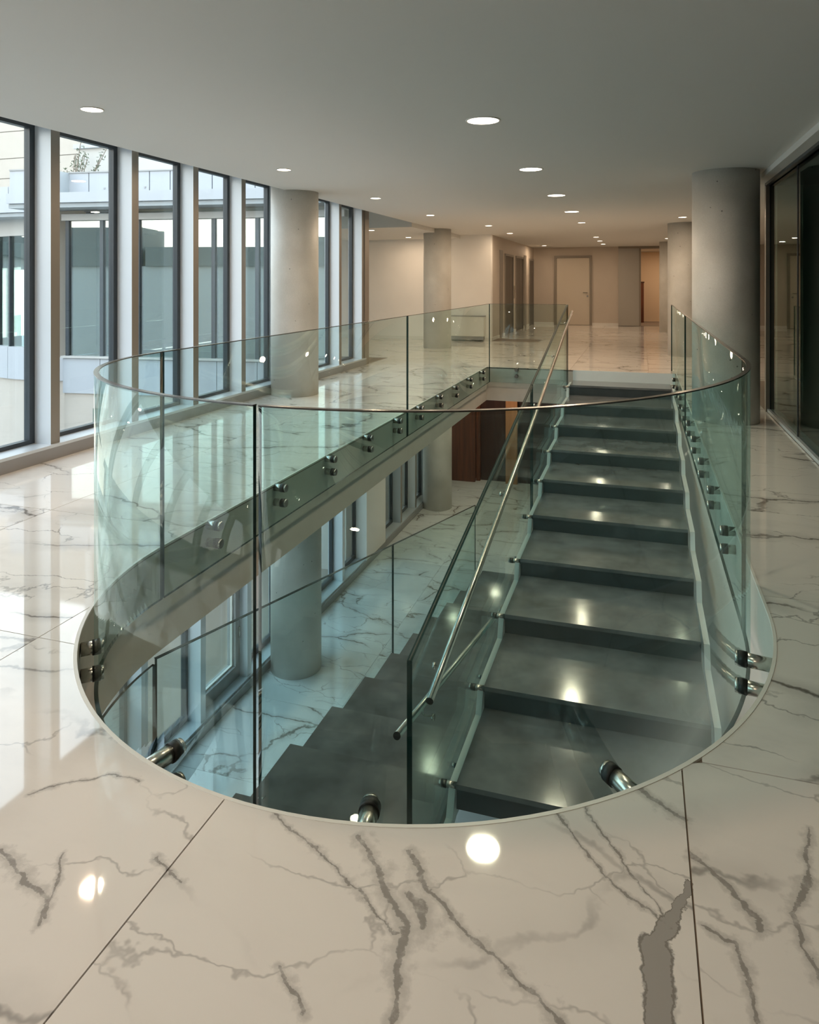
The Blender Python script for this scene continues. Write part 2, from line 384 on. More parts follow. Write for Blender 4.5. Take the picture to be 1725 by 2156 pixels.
mb = MB(); mb.box(-4.95, 8, -6, 29, -.0225, -.012); 
# grout bed only outside the opening
gb = MB()
for x0, x1, y0, y1 in ((-4.94, 7.9, -5.9, 1.83), (-4.94, XL, 1.83, YF), (XR, 7.9, 1.83, YF), (-10.9, 7.9, YF, 28.9)): gb.box(x0, x1, y0, y1, -.0225, -.006)
for i in range(len(RIM) - 1):
    (xa, ya), (xb, yb) = RIM[i], RIM[i + 1]; gb.prism([(xa, 1.83), (xb, 1.83), (xb, yb), (xa, ya)], -.0225, -.006)
keepo = gb.build('grout_bed', [M['grout']], floor)
TX, TY, GAP = 1.27, 1.38, .0022
full = {}
def tile(x0, x1, y0, y1, ztop, parent, mat, hole=True, th=.016):
    a, b, c_, d = x0 + GAP, x1 - GAP, y0 + GAP, y1 - GAP
    ps = minus_hole(a, b, c_, d) if hole else [[(a, c_), (b, c_), (b, d), (a, d)]]
    if not ps: return
    cx, cy = (x0 + x1) / 2, (y0 + y1) / 2
    key = (round(x1 - x0, 3), round(y1 - y0, 3), mat, round(th, 3))
    if len(ps) == 1 and len(ps[0]) == 4 and abs(ps[0][2][1] - d) < 1e-6 and abs(ps[0][0][1] - c_) < 1e-6 and abs(ps[0][0][0] - a) < 1e-6 and abs(ps[0][1][0] - b) < 1e-6:
        if key not in full:
            m_ = MB().prism([(x - cx, y - cy) for x, y in ps[0]], -th, 0); o = m_.build('tile', [M[mat]], parent); full[key] = o.data
        else:
            o = bpy.data.objects.new('tile', full[key]); C.objects.link(o); o.parent = parent
    else:
        m_ = MB()
        for p in ps: m_.prism([(x - cx, y - cy) for x, y in p], -th, 0)
        o = m_.build('tile', [M[mat]], parent)
    o.location = (cx, cy, ztop)
XS = [.12 + TX * k for k in range(-9, 7)]; YS = [2.43 + TY * k for k in range(-2, 17)] + [25.6]
for i in range(len(XS) - 1):
    for j in range(len(YS) - 1):
        x0, x1, y0, y1 = XS[i], XS[i + 1], YS[j], YS[j + 1]
        if y1 - y0 < .2 or y1 - y0 > 1.5: 
            if y1 - y0 > 1.5 or y1 - y0 < .2: continue
        if y1 < 12.2:
            x0, x1 = max(x0, -4.75), min(x1, 1.38)
            if x1 - x0 < .1: continue
        else:
            if x1 > 6: continue
            if y0 > 17.8 and x1 < -3.7: continue
            if y0 > 17.8: x0 = max(x0, -3.6)
            elif y1 > 17.95 and x0 < -3.6: y1 = min(y1, 18.0)
            if y0 < 12.2: 
                x0 = max(x0, -4.75)
                if x1 - x0 < .1: continue
        near = y0 < 2.0 and x1 > -1.3
        tile(x0, x1, y0, y1, 0, floor, 'marble_near' if (y0 < 1.2) else 'marble')
# lower floor
ZL = -3.63
fl2 = struct(box('floor.001', -8, 3, -2, 21, ZL - .3, ZL - .01, M['grout']))
for i in range(6):
    for j in range(12):
        x0 = -4.7 + 1.27 * i; y0 = 2.43 + TY * (j); tile(x0, x0 + 1.27, y0, y0 + TY, ZL, fl2, 'marble_low', False, .0102)

# ---------------------------------------------------------------- ceilings, walls, roof
ceil = MB()
ceil.box(-4.4, 8, -6, 18, 2.69, 3.1); ceil.box(-3.8, 8, 18, 25.8, 2.69, 3.1)
struct(ceil.build('ceiling', [M['ceiling']]))
struct(box('ceiling.001', -5.0, 8.3, -6.2, 30, 3.1, 3.3, M['ceiling']))
struct(box('ceiling.005', -11, -4.4, 13.9, 18, 2.60, 3.1, M['ceiling']))
struct(MB().prism([(-11.3, 11.12), (-5.0, 11.98), (-5.0, 30), (-11.3, 30)], 3.1, 3.3).build('ceiling.006', [M['ceiling']]))
struct(box('ceiling.002', -4.96, -4.4, -6, 12.2, 2.88, 3.1, M['ceiling']))
struct(box('ceiling.003', 0, 3, 25.8, 29.2, 2.62, 3.1, M['cream_lt']))
struct(box('wall_front', -5.2, 8.2, -6.2, -6, -4, 3.2, M['wall_lamplit']))
wb = MB(); wb.box(-3.8, 0, 25.6, 25.8, 0, 2.7); wb.box(0, 1.0, 25.6, 25.8, 2.60, 2.7); wb.box(1.0, 8.2, 25.6, 25.8, 0, 2.7)
struct(wb.build('wall_back', [M['wall_lamplit']]))
struct(box('wall_back.001', -.3, 3, 28.98, 29.2, -.3, 2.7, M['wall_orange']))
struct(box('wall_right', 8, 8.2, -6, 29, 0, 3.1, M['wall_lamplit']))
struct(box('wall_right.001', 2.6, 2.8, 25.8, 29, 0, 2.7, M['wall_orange']))
struct(box('wall_left.001', -.3, -.1, 25.8, 29, 0, 2.7, M['wall_orange']))
struct(box('wall_left', -3.8, -3.6, 18.2, 25.6, 0, 2.7, M['wall_lamplit']))
struct(box('wall_left.002', -11.2, -3.6, 18.0, 18.2, 0, 3.1, M['wall']))
q = MB(); q.box(-11.2, -11.0, 11.1, 12.6, 0, 3.1); q.box(-11.2, -11.0, 17.4, 18.2, 0, 3.1); q.box(-11.2, -11.0, 12.6, 17.4, 0, .1); q.box(-11.2, -11.0, 12.6, 17.4, 2.6, 3.1)
struct(q.build('wall_left.003', [M['wall']]))
W = struct(empty('window_40', (-11.1, 12.6, .1)))  # window added to let more daylight into the side room
for i in range(4): keep(box('pane', -11.105, -11.095, 12.63 + 1.2 * i, 13.77 + 1.2 * i, .13, 2.57, M['pane']), W)
keep(box('added_blind', -10.99, -10.985, 12.6, 17.4, .12, 2.6, M['added_blind']), W)
for i in range(5): keep(box('window_frame', -11.13, -11.07, 12.57 + 1.2 * i, 12.63 + 1.2 * i, .1, 2.6, M['frame']), W)
for k, a in enumerate(((-11, -3.6, 17.982, 18.0), (-3.6, -3.585, 18.0, 19.1), (-3.6, -2.88, 25.582, 25.6), (-1.6, -.73, 25.582, 25.6), (1.0, 8, 25.582, 25.6))):
    struct(box('baseboard_back' if k != 1 else 'baseboard_left', *a, 0, .085, M['base']))
for y0, y1 in ((19.62, 19.88), (21.3, 21.72), (23.2, 23.35), (23.8, 24.42)):
    struct(box('baseboard_left', -3.6, -3.585, y0, y1, 0, .085, M['base']))
# dark room behind the glass partition on the right
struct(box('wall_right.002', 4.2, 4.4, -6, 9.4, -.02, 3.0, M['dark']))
struct(box('wall_right.003', 1.5, 4.4, 9.25, 9.4, -.02, 3.0, M['wall_lamplit']))
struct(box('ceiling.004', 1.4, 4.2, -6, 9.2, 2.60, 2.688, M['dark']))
# lower storey shell
struct(box('wall_right.004', .63, .8, -2, 18.5, ZL, -.586, M['slab']))
struct(box('wall_front.001', -5, .8, -.6, -.4, ZL, -.586, M['slab']))

# ---------------------------------------------------------------- columns
def column(x, y, r, z0, z1, label):
    o = MB().cyl((0, 0, 0), (0, 0, z1 - z0), r, seg=64).build('concrete_column', [M['concrete']]); o.location = (x, y, z0)
    return tag(o, label, 'column', 'round concrete columns')
column(-4.41, 8.75, .315, 0, 2.88, 'round concrete column in front of the tall windows, standing behind the left side of the glass guard')
column(-4.42, 15.9, .315, 0, 2.69, 'slim looking pale round concrete column in front of the white wall with the radiator')
column(.876, 8.55, .34, 0, 2.69, 'thickest looking round concrete column, beside the dark glass partition')
column(.86, 15.75, .34, 0, 2.69, 'middle round column of the three on the right, half hidden by the big one')
column(.865, 23.0, .34, 0, 2.69, 'farthest round column beside the lit passage, partly hidden by the next column')
column(-4.38, 8.73, .335, ZL, -.585, 'lower storey round column behind the glass seam, near the glazed door')
column(-4.42, 15.9, .33, ZL, -.585, 'lower storey round column standing before the dark red wood wall')

# ---------------------------------------------------------------- window wall, left
XG, XM = -4.95, -4.75       # glass plane and room face of the mullions
PER = 1.022
struct(box('curb_left', XG - .1, XM + .03, -6, 12.2, 0, .10, M['curb']))
struct(box('trim_2', XG - .1, XM + .03, -6, 12.2, .10, .125, M['sill']))
wn = 0
for k in range(-11, 8):
    y0 = 4.90 + PER * k; ym = y0 + .10; y1 = y0 + PER
    wn += 1
    W = struct(empty('window_%d' % wn, (XG, y0, .125)))
    def K(o): return keep(o, W)
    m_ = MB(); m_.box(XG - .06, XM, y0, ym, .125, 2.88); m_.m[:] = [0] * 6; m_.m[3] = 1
    K(m_.build('mullion', [M['alu'], M['alu_side']]))
    yb = min(y1, 12.1)
    if k < 7:
        f = MB(); f.box(XG - .03, XG + .03, ym, ym + .03, .125, 2.88); f.box(XG - .03, XG + .03, y1 - .055, y1, .125, 2.88)
        f.box(XG - .03, XG + .03, ym + .03, y1 - .055, 2.80, 2.88); f.box(XG - .03, XG + .03, ym + .03, y1 - .055, .125, .16)
        K(f.build('window_frame', [M['frame']]))
        g_ = MB(); g_.box(XG - .006, XG + .006, ym + .03, y1 - .055, .16, 2.80); K(g_.build('pane', [M['pane']]))
struct(box('wall_left.004', XG - .06, XM + .02, 12.155, 12.36, 0, 3.1, M['alu_side']))
struct(box('wall_left.005', XG - .1, XM, -6.2, -6.0, -4, 3.1, M['wall']))

# lower storey windows (same module, one glazed door leaf)
struct(box('curb_left.001', XG - .1, XM + .05, -.6, 18.5, ZL, ZL + .10, M['curb']))
struct(box('trim_3', XG - .1, XM + .02, -.6, 18.5, ZL + .10, ZL + .125, M['sill']))
for k in range(-3, 14):
    y0 = 4.02 + PER * k; 
    if 11.9 < y0 < 12.9: continue
    wn += 1; W = struct(empty('window_%d' % wn, (XG, y0, ZL + .125))); door = k in (3,)
    m_ = MB(); m_.box(XG - .06, XM, y0, y0 + .10, ZL + .125, -.585); m_.m[3] = 1
    keep(m_.build('mullion', [M['alu'], M['alu_side'] if k > 8 else M['alu']]), W)
    a, b = y0 + .10, y0 + PER
    bw = .10 if door else .045; zb = ZL + .125
    f = MB(); x0, x1 = (XG - .03, XG + .09) if door else (XG - .03, XG + .03)
    mt = M['curb'] if door else M['frame']
    f.box(x0, x1, a, a + bw, zb, -.586); f.box(x0, x1, b - bw, b, zb, -.586); f.box(x0, x1, a + bw, b - bw, zb, zb + bw * 1.6); f.box(x0, x1, a + bw, b - bw, -.66, -.586)
    keep(f.build('door_leaf' if door else 'window_frame', [mt]), W)
    if door:
        h = MB(); h.cyl((x1 + .012, b - .03, ZL + .62), (x1 + .012, b - .03, ZL + .76), .012, seg=10); keep(h.build('hinge', [M['steel']]), W)
        q = MB()
        for (s0, s1, t0, t1) in ((a + bw, a + bw + .018, zb + .16, -.67), (b - bw - .018, b - bw, zb + .16, -.67), (a + bw, b - bw, zb + .16, zb + .178)): q.box(XG + .02, XG + .05, s0, s1, t0, t1)
        keep(q.build('glazing_bead', [M['base']]), W)
    g_ = MB(); g_.box(XG - .006, XG + .006, a + bw, b - bw, zb + bw, -.66); keep(g_.build('pane', [M['pane']]), W)
struct(box('wall_left.006', XG - .06, XM + .04, 12.19, 13.2, ZL, -.586, M['wall']))

# ---------------------------------------------------------------- lower back: wood wall
ww = struct(empty('wall_back.002', (-4.9, 18.3, ZL)))
for x0, x1, y, mt in ((-4.95, -4.05, 18.15, 'wood'), (-4.045, -3.95, 18.3, 'wood'), (-3.945, -3.28, 18.42, 'wood_dark'), (-3.275, -2.98, 18.25, 'wood_light'), (-2.975, -2.1, 18.42, 'wood_dark'), (-2.095, -.9, 18.3, 'wood'), (-.895, .63, 18.3, 'wood')):
    keep(box('wood_panel', x0, x1, y, y + .12, ZL, -.586, M[mt]), ww)
struct(box('wall_back.003', -5, .8, 18.56, 18.7, ZL, -.3, M['dark']))

# ---------------------------------------------------------------- right glass partition
struct(box('trim_4', 1.26, 1.46, -6, 9.9, 2.63, 2.689, M['ceiling']))
struct(box('trim_5', 1.36, 1.44, -6, 9.2, 2.60, 2.63, M['frame']))
struct(box('curb_right', 1.385, 1.50, -6, 9.25, 0, .035, M['sill']))
ys = [-6, -4.2, -2.4, -.6, 1.2, 3.0, 4.55, 6.1, 7.64, 9.18]
for i in range(len(ys) - 1):
    wn += 1; W = struct(empty('window_%d' % wn, (1.42, ys[i], .035)))
    keep(box('pane', 1.414, 1.426, ys[i] + .008, ys[i + 1] - .008, .035, 2.60, M['pane_dark']), W)
    keep(box('joint', 1.408, 1.432, ys[i + 1] - .008, ys[i + 1] + .008, .035, 2.60, M['frame']), W)
struct(box('trim_6', 1.37, 1.47, 9.19, 9.27, 0, 2.63, M['alu_side']))

# ---------------------------------------------------------------- doors and fittings at the back
D1 = struct(empty('door_1', (-2.24, 25.6, 0)))
f = MB(); f.box(-2.88, -2.80, 25.55, 25.6, 0, 2.40); f.box(-1.68, -1.60, 25.55, 25.6, 0, 2.40); f.box(-2.80, -1.68, 25.55, 25.6, 2.32, 2.40)
keep(f.build('door_frame', [M['door_frame']]), D1)
keep(box('door_leaf', -2.795, -1.685, 25.575, 25.6, .01, 2.315, M['door']), D1)
h = MB(); h.cyl((-1.76, 25.575, 1.12), (-1.76, 25.52, 1.12), .012, seg=10); h.cyl((-1.76, 25.525, 1.12), (-1.90, 25.525, 1.12), .010, seg=10); h.cyl((-1.75, 25.575, 1.0), (-1.75, 25.55, 1.0), .03, seg=12)
keep(h.build('door_handle', [M['steel_dark']]), D1)
D2 = struct(empty('door_2', (-.36, 25.55, 0)))
keep(box('sliding_panel', -.73, -.06, 25.50, 25.56, .01, 2.62, M['panel_grey']), D2)
keep(box('door_frame', -.06, 0, 25.47, 25.8, 0, 2.62, M['door_frame']), D2)
struct(box('trim_7', -.73, 1.0, 25.44, 25.6, 2.62, 2.689, M['door_frame']))
cab = tag(empty('cabinet', (.1, 28.3, 0)), 'narrow dark wood cabinet just inside the lit passage beyond the grey sliding panel', 'cabinet')
keep(box('body', -.08, .10, 27.9, 28.5, .0, 1.45, M['wood']), cab); keep(box('top', -.09, .12, 27.88, 28.52, 1.45, 1.50, M['wood_dark']), cab)
dn = 2
for y0, y1, lab in ((19.90, 21.28, 1), (21.74, 23.18, 1), (24.44, 25.52, 1)):
    dn += 1; D = struct(empty('door_%d' % dn, (-3.6, y0, 0)))
    f = MB(); f.box(-3.6, -3.575, y0, y0 + .06, 0, 2.28); f.box(-3.6, -3.575, y1 - .06, y1, 0, 2.28); f.box(-3.6, -3.575, y0 + .06, y1 - .06, 2.22, 2.28)
    keep(f.build('door_frame', [M['alu_side']]), D)
    ymid = (y0 + y1) / 2
    keep(box('door_leaf', -3.6, -3.592, y0 + .06, ymid - .004, .01, 2.22, M['lift']), D)
    keep(box('door_leaf', -3.6, -3.592, ymid + .004, y1 - .06, .01, 2.22, M['lift']), D)
for y0, y1 in ((19.14, 19.58), (23.36, 23.78)):
    struct(box('trim_8' if y0 < 20 else 'trim_9', -3.6, -3.58, y0, y1, 0, 2.35, M['alu_side']))
cp = tag(empty('lift_call_panel', (-3.59, 21.5, 1.2)), 'small steel call button plate between the two dark lift doors', 'call panel')
keep(box('plate', -3.6, -3.585, 21.42, 21.60, 1.0, 1.38, M['steel']), cp)
for z in (1.14, 1.25): keep(MB().cyl((-3.585, 21.51, z), (-3.578, 21.51, z), .03, seg=12).build('button', [M['steel_dark']]), cp)
ac = tag(empty('radiator', (-4.2, 17.9, 0)), 'low white wall heater box on the pale wall behind the far column', 'radiator')
keep(box('casing', -4.68, -3.74, 17.76, 17.98, .13, .62, M['ac']), ac); keep(box('top_grille', -4.69, -3.73, 17.75, 17.99, .62, .645, M['curb']), ac)
keep(box('base_grille', -4.66, -3.76, 17.79, 17.98, .04, .13, M['curb']), ac); keep(box('control_knob', -3.98, -3.90, 17.745, 17.76, .50, .54, M['base']), ac)

# ---------------------------------------------------------------- glass guard around the opening
GL, GR, GC, GA = -2.52, .49, -1.015, 1.505
GTOP, GBOT, GT = 1.11, -.25, .017
def gpath(t0, t1, n, off=0.0):
    a = GA + off; out = []
    for i in range(n + 1):
        t = t0 + (t1 - t0) * i / n; x = GC + a * math.cos(t)
        out.append((x, ynear(x, a, GC, lY=3.33, lb=1.33 + off, rY=3.95, rb=1.93 + off)))
    return out
def standoff(parent, g, n, dist, r=.030):
    """g: centre on the glass mid-plane; n: plan normal towards the slab"""
    n = Vector((n[0], n[1], 0)).normalized(); g = Vector(g)
    s = MB(); s.cyl(g - n * .030, g - n * .014, r * .92, r, 20, 0, 1); s.cyl(g - n * .020, g + n * dist, r * .92, None, 20, 0)
    o = keep(s.build('standoff', [M['steel'], M['steel_dark']]), parent)
    w_ = MB(); w_.cyl(g - n * .016, g + n * .016, r * 1.04, None, 20)
    ws_ = w_.build('gasket', [M['rubber']]); ws_.parent = o
    ws_.matrix_parent_inverse = Matrix.Translation(Vector((0, 0, 0))); return o
def panel(name, pin, pout, z0, z1, label, group='glass panels of the guard round the stairwell', mat='glass'):
    P_ = tag(empty(name, (pin[0][0], pin[0][1], 0)), label, 'glass panel', group)
    m_ = MB().strip(pin, pout, z0, z1, 0, 1, 1); keep(m_.build('glass_pane', [M[mat], M['edge']]), P_)
    r_ = MB().strip([(a[0] * .5 + b[0] * .5 + (a[0] - b[0]) * .62, a[1] * .5 + b[1] * .5 + (a[1] - b[1]) * .62) for a, b in zip(pin, pout)],
                    [(a[0] * .5 + b[0] * .5 - (a[0] - b[0]) * .62, a[1] * .5 + b[1] * .5 - (a[1] - b[1]) * .62) for a, b in zip(pin, pout)],
                    z1 if isinstance(z1, list) else z1, [z + .005 for z in z1] if isinstance(z1, list) else z1 + .005)
    keep(r_.build('polished_edge', [M['edge_rail']]), P_)
    return P_
LS = [3.15, 3.94, 4.81, 5.72, 6.61, 7.52, 8.34, 9.24, 10.11, 11.02, 11.97]
def straight(x, y0, y1, label, side):
    P_ = panel('glass_guard_panel', [(x - GT / 2, y0), (x - GT / 2, y1)], [(x + GT / 2, y0), (x + GT / 2, y1)], GBOT, GTOP, label)
    for y in LS:
        if y0 < y < y1:
            for z in (-.025, -.135): standoff(P_, (x, y, z), (side, 0), abs((XL if side < 0 else XR) - x) - .001)
    return P_
straight(GL, 3.40, 7.79, 'straight guard glass along the window walkway, between the first seam and the middle seam', -1)
straight(GL, 7.81, 12.46, 'straight guard glass along the window walkway, ending at the far corner of the stairwell', -1)
straight(GR, 3.97, 8.98, 'straight guard glass along the partition side, beside the thick column', 1)
straight(GR, 9.0, 12.9, 'narrow looking last guard glass on the partition side, next to the top of the stairs', 1)
fp = panel('glass_guard_panel', [(-2.52, 12.46), (-1.21, 12.46)], [(-2.52, 12.477), (-1.21, 12.477)], GBOT, GTOP, 'guard glass across the far end of the opening, left of the top step')
for z in (-.025, -.135): standoff(fp, (-2.05, 12.468, z), (0, 1), .08)
# curved panels
tl = PI; ts = math.acos((-1.155 - GC) / GA); ts = 2 * PI - ts; ts2 = 2 * PI - math.acos((-1.135 - GC) / GA)
def curved(t0, t1, label, pts, pre=None, post=None, mat='glass_curve'):
    a, b = gpath(t0, t1, 56, -GT / 2), gpath(t0, t1, 56, GT / 2)
    if pre: a, b = [(GL + GT / 2, pre)] + a, [(GL - GT / 2, pre)] + b
    if post: a, b = a + [(GR - GT / 2, post)], b + [(GR + GT / 2, post)]
    P_ = panel('curved_glass_panel', a, b, GBOT, GTOP, label, mat=mat)
    mid = gpath(t0, t1, 200)
    for x, y in pts:                           # rim point -> nearest glass point
        gx, gy = min(mid, key=lambda q: (q[0] - x) ** 2 + (q[1] - y) ** 2)
        d = math.hypot(x - gx, y - gy)
        for z in (-.085, -.20): standoff(P_, (gx, gy, z), (x - gx, y - gy), d - .004, .031)
    return P_
def rim(x): return (x, ynear(x))
curved(tl, ts, 'curved guard glass at the near left end of the stairwell', [rim(-2.30), rim(-1.55)], pre=3.385)
curved(ts2, 2 * PI, 'curved guard glass sweeping round the near right end of the stairwell', [rim(-.74), rim(.03), rim(.527)], post=3.955, mat='glass_right')

# ---------------------------------------------------------------- stairs
R_, RUN = .1625, .842
TXL, TXR = -1.10, .45
ZLAND = -1.79
def zu(y): return -.186 - .193 * (11.97 - y)
up = tag(empty('staircase', (-.32, 7.9, ZLAND)), 'wide flight of grey slate steps climbing from the landing to the marble floor', 'staircase')
strs = []
for k in range(1, 11):
    yn = 11.97 - RUN * (k - 1); zt = -.175 - R_ * (k - 1); yb = yn + RUN + .02 if k > 1 else 12.545
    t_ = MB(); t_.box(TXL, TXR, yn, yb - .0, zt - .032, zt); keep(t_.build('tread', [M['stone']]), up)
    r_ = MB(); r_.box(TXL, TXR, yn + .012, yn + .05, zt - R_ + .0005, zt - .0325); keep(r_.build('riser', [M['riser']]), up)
keep(box('riser', TXL, TXR + .08, 12.5405, 12.549, -.19, -.003, M['string_white']), up)
def sawtooth(x0, x1, mat, drop=.03, thick=.24):
    top, bot = [], []
    for k in range(1, 12):
        yn = 11.97 - RUN * (k - 1); zt = -.175 - R_ * (k - 1) - drop
        y1 = 12.54 if k == 1 else yn + RUN - .0
        if k == 11: yn = 3.3
        top += [(y1 - (0 if k == 1 else .04), zt + (R_ * .0)), (yn + .04, zt)]
    top_s = top
    bot = [(3.3, ZLAND - .30), (12.54, -.175 - thick)]
    keep(MB().xprism(top_s + bot, x0, x1).build('stringer', [M[mat]]), up)
sawtooth(TXL - .055, TXL - .012, 'string')
sawtooth(TXR + .02, TXR + .065, 'string_white')
# standoffs tread end -> centre glass are part of that glass
XGc = -1.19
land = tag(empty('stair_landing', (-1, 2.8, ZLAND)), 'dark grey slate landing at the foot of the steps, under the near rim', 'landing')
LP = [(x, y) for x, y in dpath(a=1.60, xc=-1.04, lY=3.5, lb=1.9, rY=3.5, rb=1.9)]
lp = [(-2.64, 3.49)] + LP[1:-1] + [(.56, 3.49)]
keep(MB().prism(lp, ZLAND - .04, ZLAND).build('slab', [M['stone']]), land)
keep(MB().prism([(x * .995, y + .01) for x, y in lp], ZLAND - .25, ZLAND - .041).build('underside', [M['string']]), land)
# lower flight, going down away from the landing
RL, RUNL = .1533, .797
TLL, TLR = -2.60, -1.26
dnf = tag(empty('staircase', (-1.9, 7.5, ZL)), 'lower flight of dark slate steps going down from the landing to the lower floor', 'staircase')
for k in range(1, 12):
    ya = 3.49 + RUNL * (k - 1); yb_ = 3.49 + RUNL * k; zt = ZLAND - RL * k
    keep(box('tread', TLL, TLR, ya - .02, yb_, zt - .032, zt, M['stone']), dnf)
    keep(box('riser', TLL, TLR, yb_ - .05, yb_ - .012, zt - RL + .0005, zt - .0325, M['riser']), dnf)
keep(box('riser', TLL, TLR, 3.44, 3.478, ZLAND - RL, ZLAND - .033 - .008, M['riser']), dnf)
def zl(y): return ZLAND - RL - (y - 4.287) * RL / RUNL
keep(MB().xprism([(3.3, ZLAND - .06), (12.2, zl(12.2) - .22), (12.2, ZL + .0), (3.3, ZLAND - .40)], TLL + .06, TLL + .10).build('stringer', [M['string']]), dnf)
keep(MB().xprism([(3.3, ZLAND - .06), (12.2, zl(12.2) - .22), (12.2, ZL + .0), (3.3, ZLAND - .40)], TLR - .10, TLR - .06).build('stringer', [M['string']]), dnf)

# centre glass of the upper flight
def zt_(y): return GTOP - .1885 * (12.5 - y)
CT = .030
def cpanel(y0, y1, z00, label):
    P_ = tag(empty('stair_glass_panel', (XGc, y0, 0)), label, 'glass panel', 'glass panels along the stairs')
    b0 = zu(y0) - .34; b1 = zu(y1) - .34
    m_ = MB().xprism([(y0, z00 if z00 is not None else b0), (y0, zt_(y0)), (y1, zt_(y1)), (y1, b1)] if z00 is None else [(y0, z00), (y0, zt_(y0)), (y1, zt_(y1)), (y1, b1), (4.9, zu(4.9) - .34)][:5], XGc - CT / 2, XGc + CT / 2, 0, 1)
    keep(m_.build('glass_pane', [M['glass'], M['edge']]), P_)
    e_ = MB().xprism([(y0, zt_(y0)), (y0, zt_(y0) + .003), (y1, zt_(y1) + .003), (y1, zt_(y1))], XGc - .004, XGc + .004); keep(e_.build('polished_edge', [M['edge_rail']]), P_)
    for k in range(1, 11):
        yn = 11.97 - RUN * (k - 1) + .05; zt = -.175 - R_ * (k - 1) - .045
        if y0 < yn < y1: standoff(P_, (XGc, yn, zt), (1, 0), XGc * -1 + TXL - .002, .024); 
        yn += .33; zt -= .10
        if y0 < yn < y1: standoff(P_, (XGc, yn, zt), (1, 0), .034, .015)
    return P_
cpanel(3.72, 8.29, -1.90, 'sloping stair glass standing between the two flights, nearest panel with the black front edge')
cpanel(8.31, 12.5, None, 'sloping stair glass beside the upper steps, farther panel reaching the top floor')
# right glass of the upper flight
P_ = tag(empty('stair_glass_panel', (.485, 3.6, 0)), 'low stair glass along the step ends on the partition side', 'glass panel', 'glass panels along the stairs')
# handrails
def rail(name, pts, label, brs, xg, r=.021):
    H = tag(empty(name, pts[0]), label, 'handrail', 'steel handrails of the stairs')
    m_ = MB().tube(pts, r, 16); keep(m_.build('rail', [M['steel']]), H)
    d = (Vector(pts[1]) - Vector(pts[0])).normalized()
    keep(MB().cyl(Vector(pts[0]) - d * .004, Vector(pts[0]), r * 1.02, None, 16).build('end_cap', [M['rubber']]), H)
    for y in brs:
        for a, b in zip(pts, pts[1:]):
            if a[1] <= y <= b[1]: z = a[2] + (b[2] - a[2]) * (y - a[1]) / (b[1] - a[1]); x = a[0] + (b[0] - a[0]) * (y - a[1]) / (b[1] - a[1])
        s_ = 1 if x > xg else -1
        q = MB(); q.tube([(x, y, z - r), (x, y, z - .055), (x - s_ * .012, y, z - .065), (xg + s_ * .02, y, z - .065)], .006, 8)
        q.cyl((xg + s_ * .0085, y, z - .065), (xg + s_ * .026, y, z - .065), .019, None, 14); keep(q.build('bracket', [M['steel']]), H)
rail('handrail', [(-1.10, 3.80, -.79), (-1.10, 4.93, -.57), (-1.10, 7.04, -.155), (-1.10, 12.39, 1.0)], 'long brushed steel handrail rising with the upper steps', [4.15, 6.3, 8.4, 10.2, 11.9], XGc)
rail('handrail', [(-1.275, 3.76, -.99), (-1.275, 6.70, -1.60), (-1.275, 12.1, -2.70)], 'steel handrail dropping with the lower flight, seen through the stair glass', [4.25, 6.6, 8.9, 11.2], XGc)
bpy.data.objects.remove(P_)
# lower guard glass: curved round the landing, then sloping down with the flight
a_ = dpath(a=1.63, xc=-1.02, n=40, t0=PI, t1=1.5 * PI, lY=3.5, lb=1.62, rY=3.5, rb=1.62); b_ = dpath(a=1.646, xc=-1.02, n=40, t0=PI, t1=1.5 * PI, lY=3.5, lb=1.636, rY=3.5, rb=1.636)
lg = tag(empty('curved_glass_panel', (-2.6, 3, ZLAND)), 'curved glass guard round the landing, seen low down through the near curved glass', 'glass panel', 'glass panels along the stairs')
keep(MB().strip(a_, b_, ZLAND - .28, -.69, 0, 1, 1).build('glass_pane', [M['glass'], M['edge']]), lg)
def zr(y): return -.66 - (y - 3.5) * .1895
for y0, y1, lab in ((3.51, 7.66, 'sloping glass guard of the lower flight in front of the glazed door and lower column'), (7.68, 11.9, 'sloping glass guard of the lower flight, farther panel ending over the lower marble floor')):
    lg = tag(empty('stair_glass_panel', (-2.65, y0, ZL)), lab, 'glass panel', 'glass panels along the stairs')
    keep(MB().xprism([(y0, zl(y0) - .34), (y0, zr(y0)), (y1, zr(y1)), (y1, max(ZL + .01, zl(y1) - .34))], -2.658, -2.642, 0, 1).build('glass_pane', [M['glass'], M['edge']]), lg)
    keep(MB().xprism([(y0, zr(y0)), (y0, zr(y0) + .004), (y1, zr(y1) + .004), (y1, zr(y1))], -2.662, -2.638).build('polished_edge', [M['edge']]), lg)

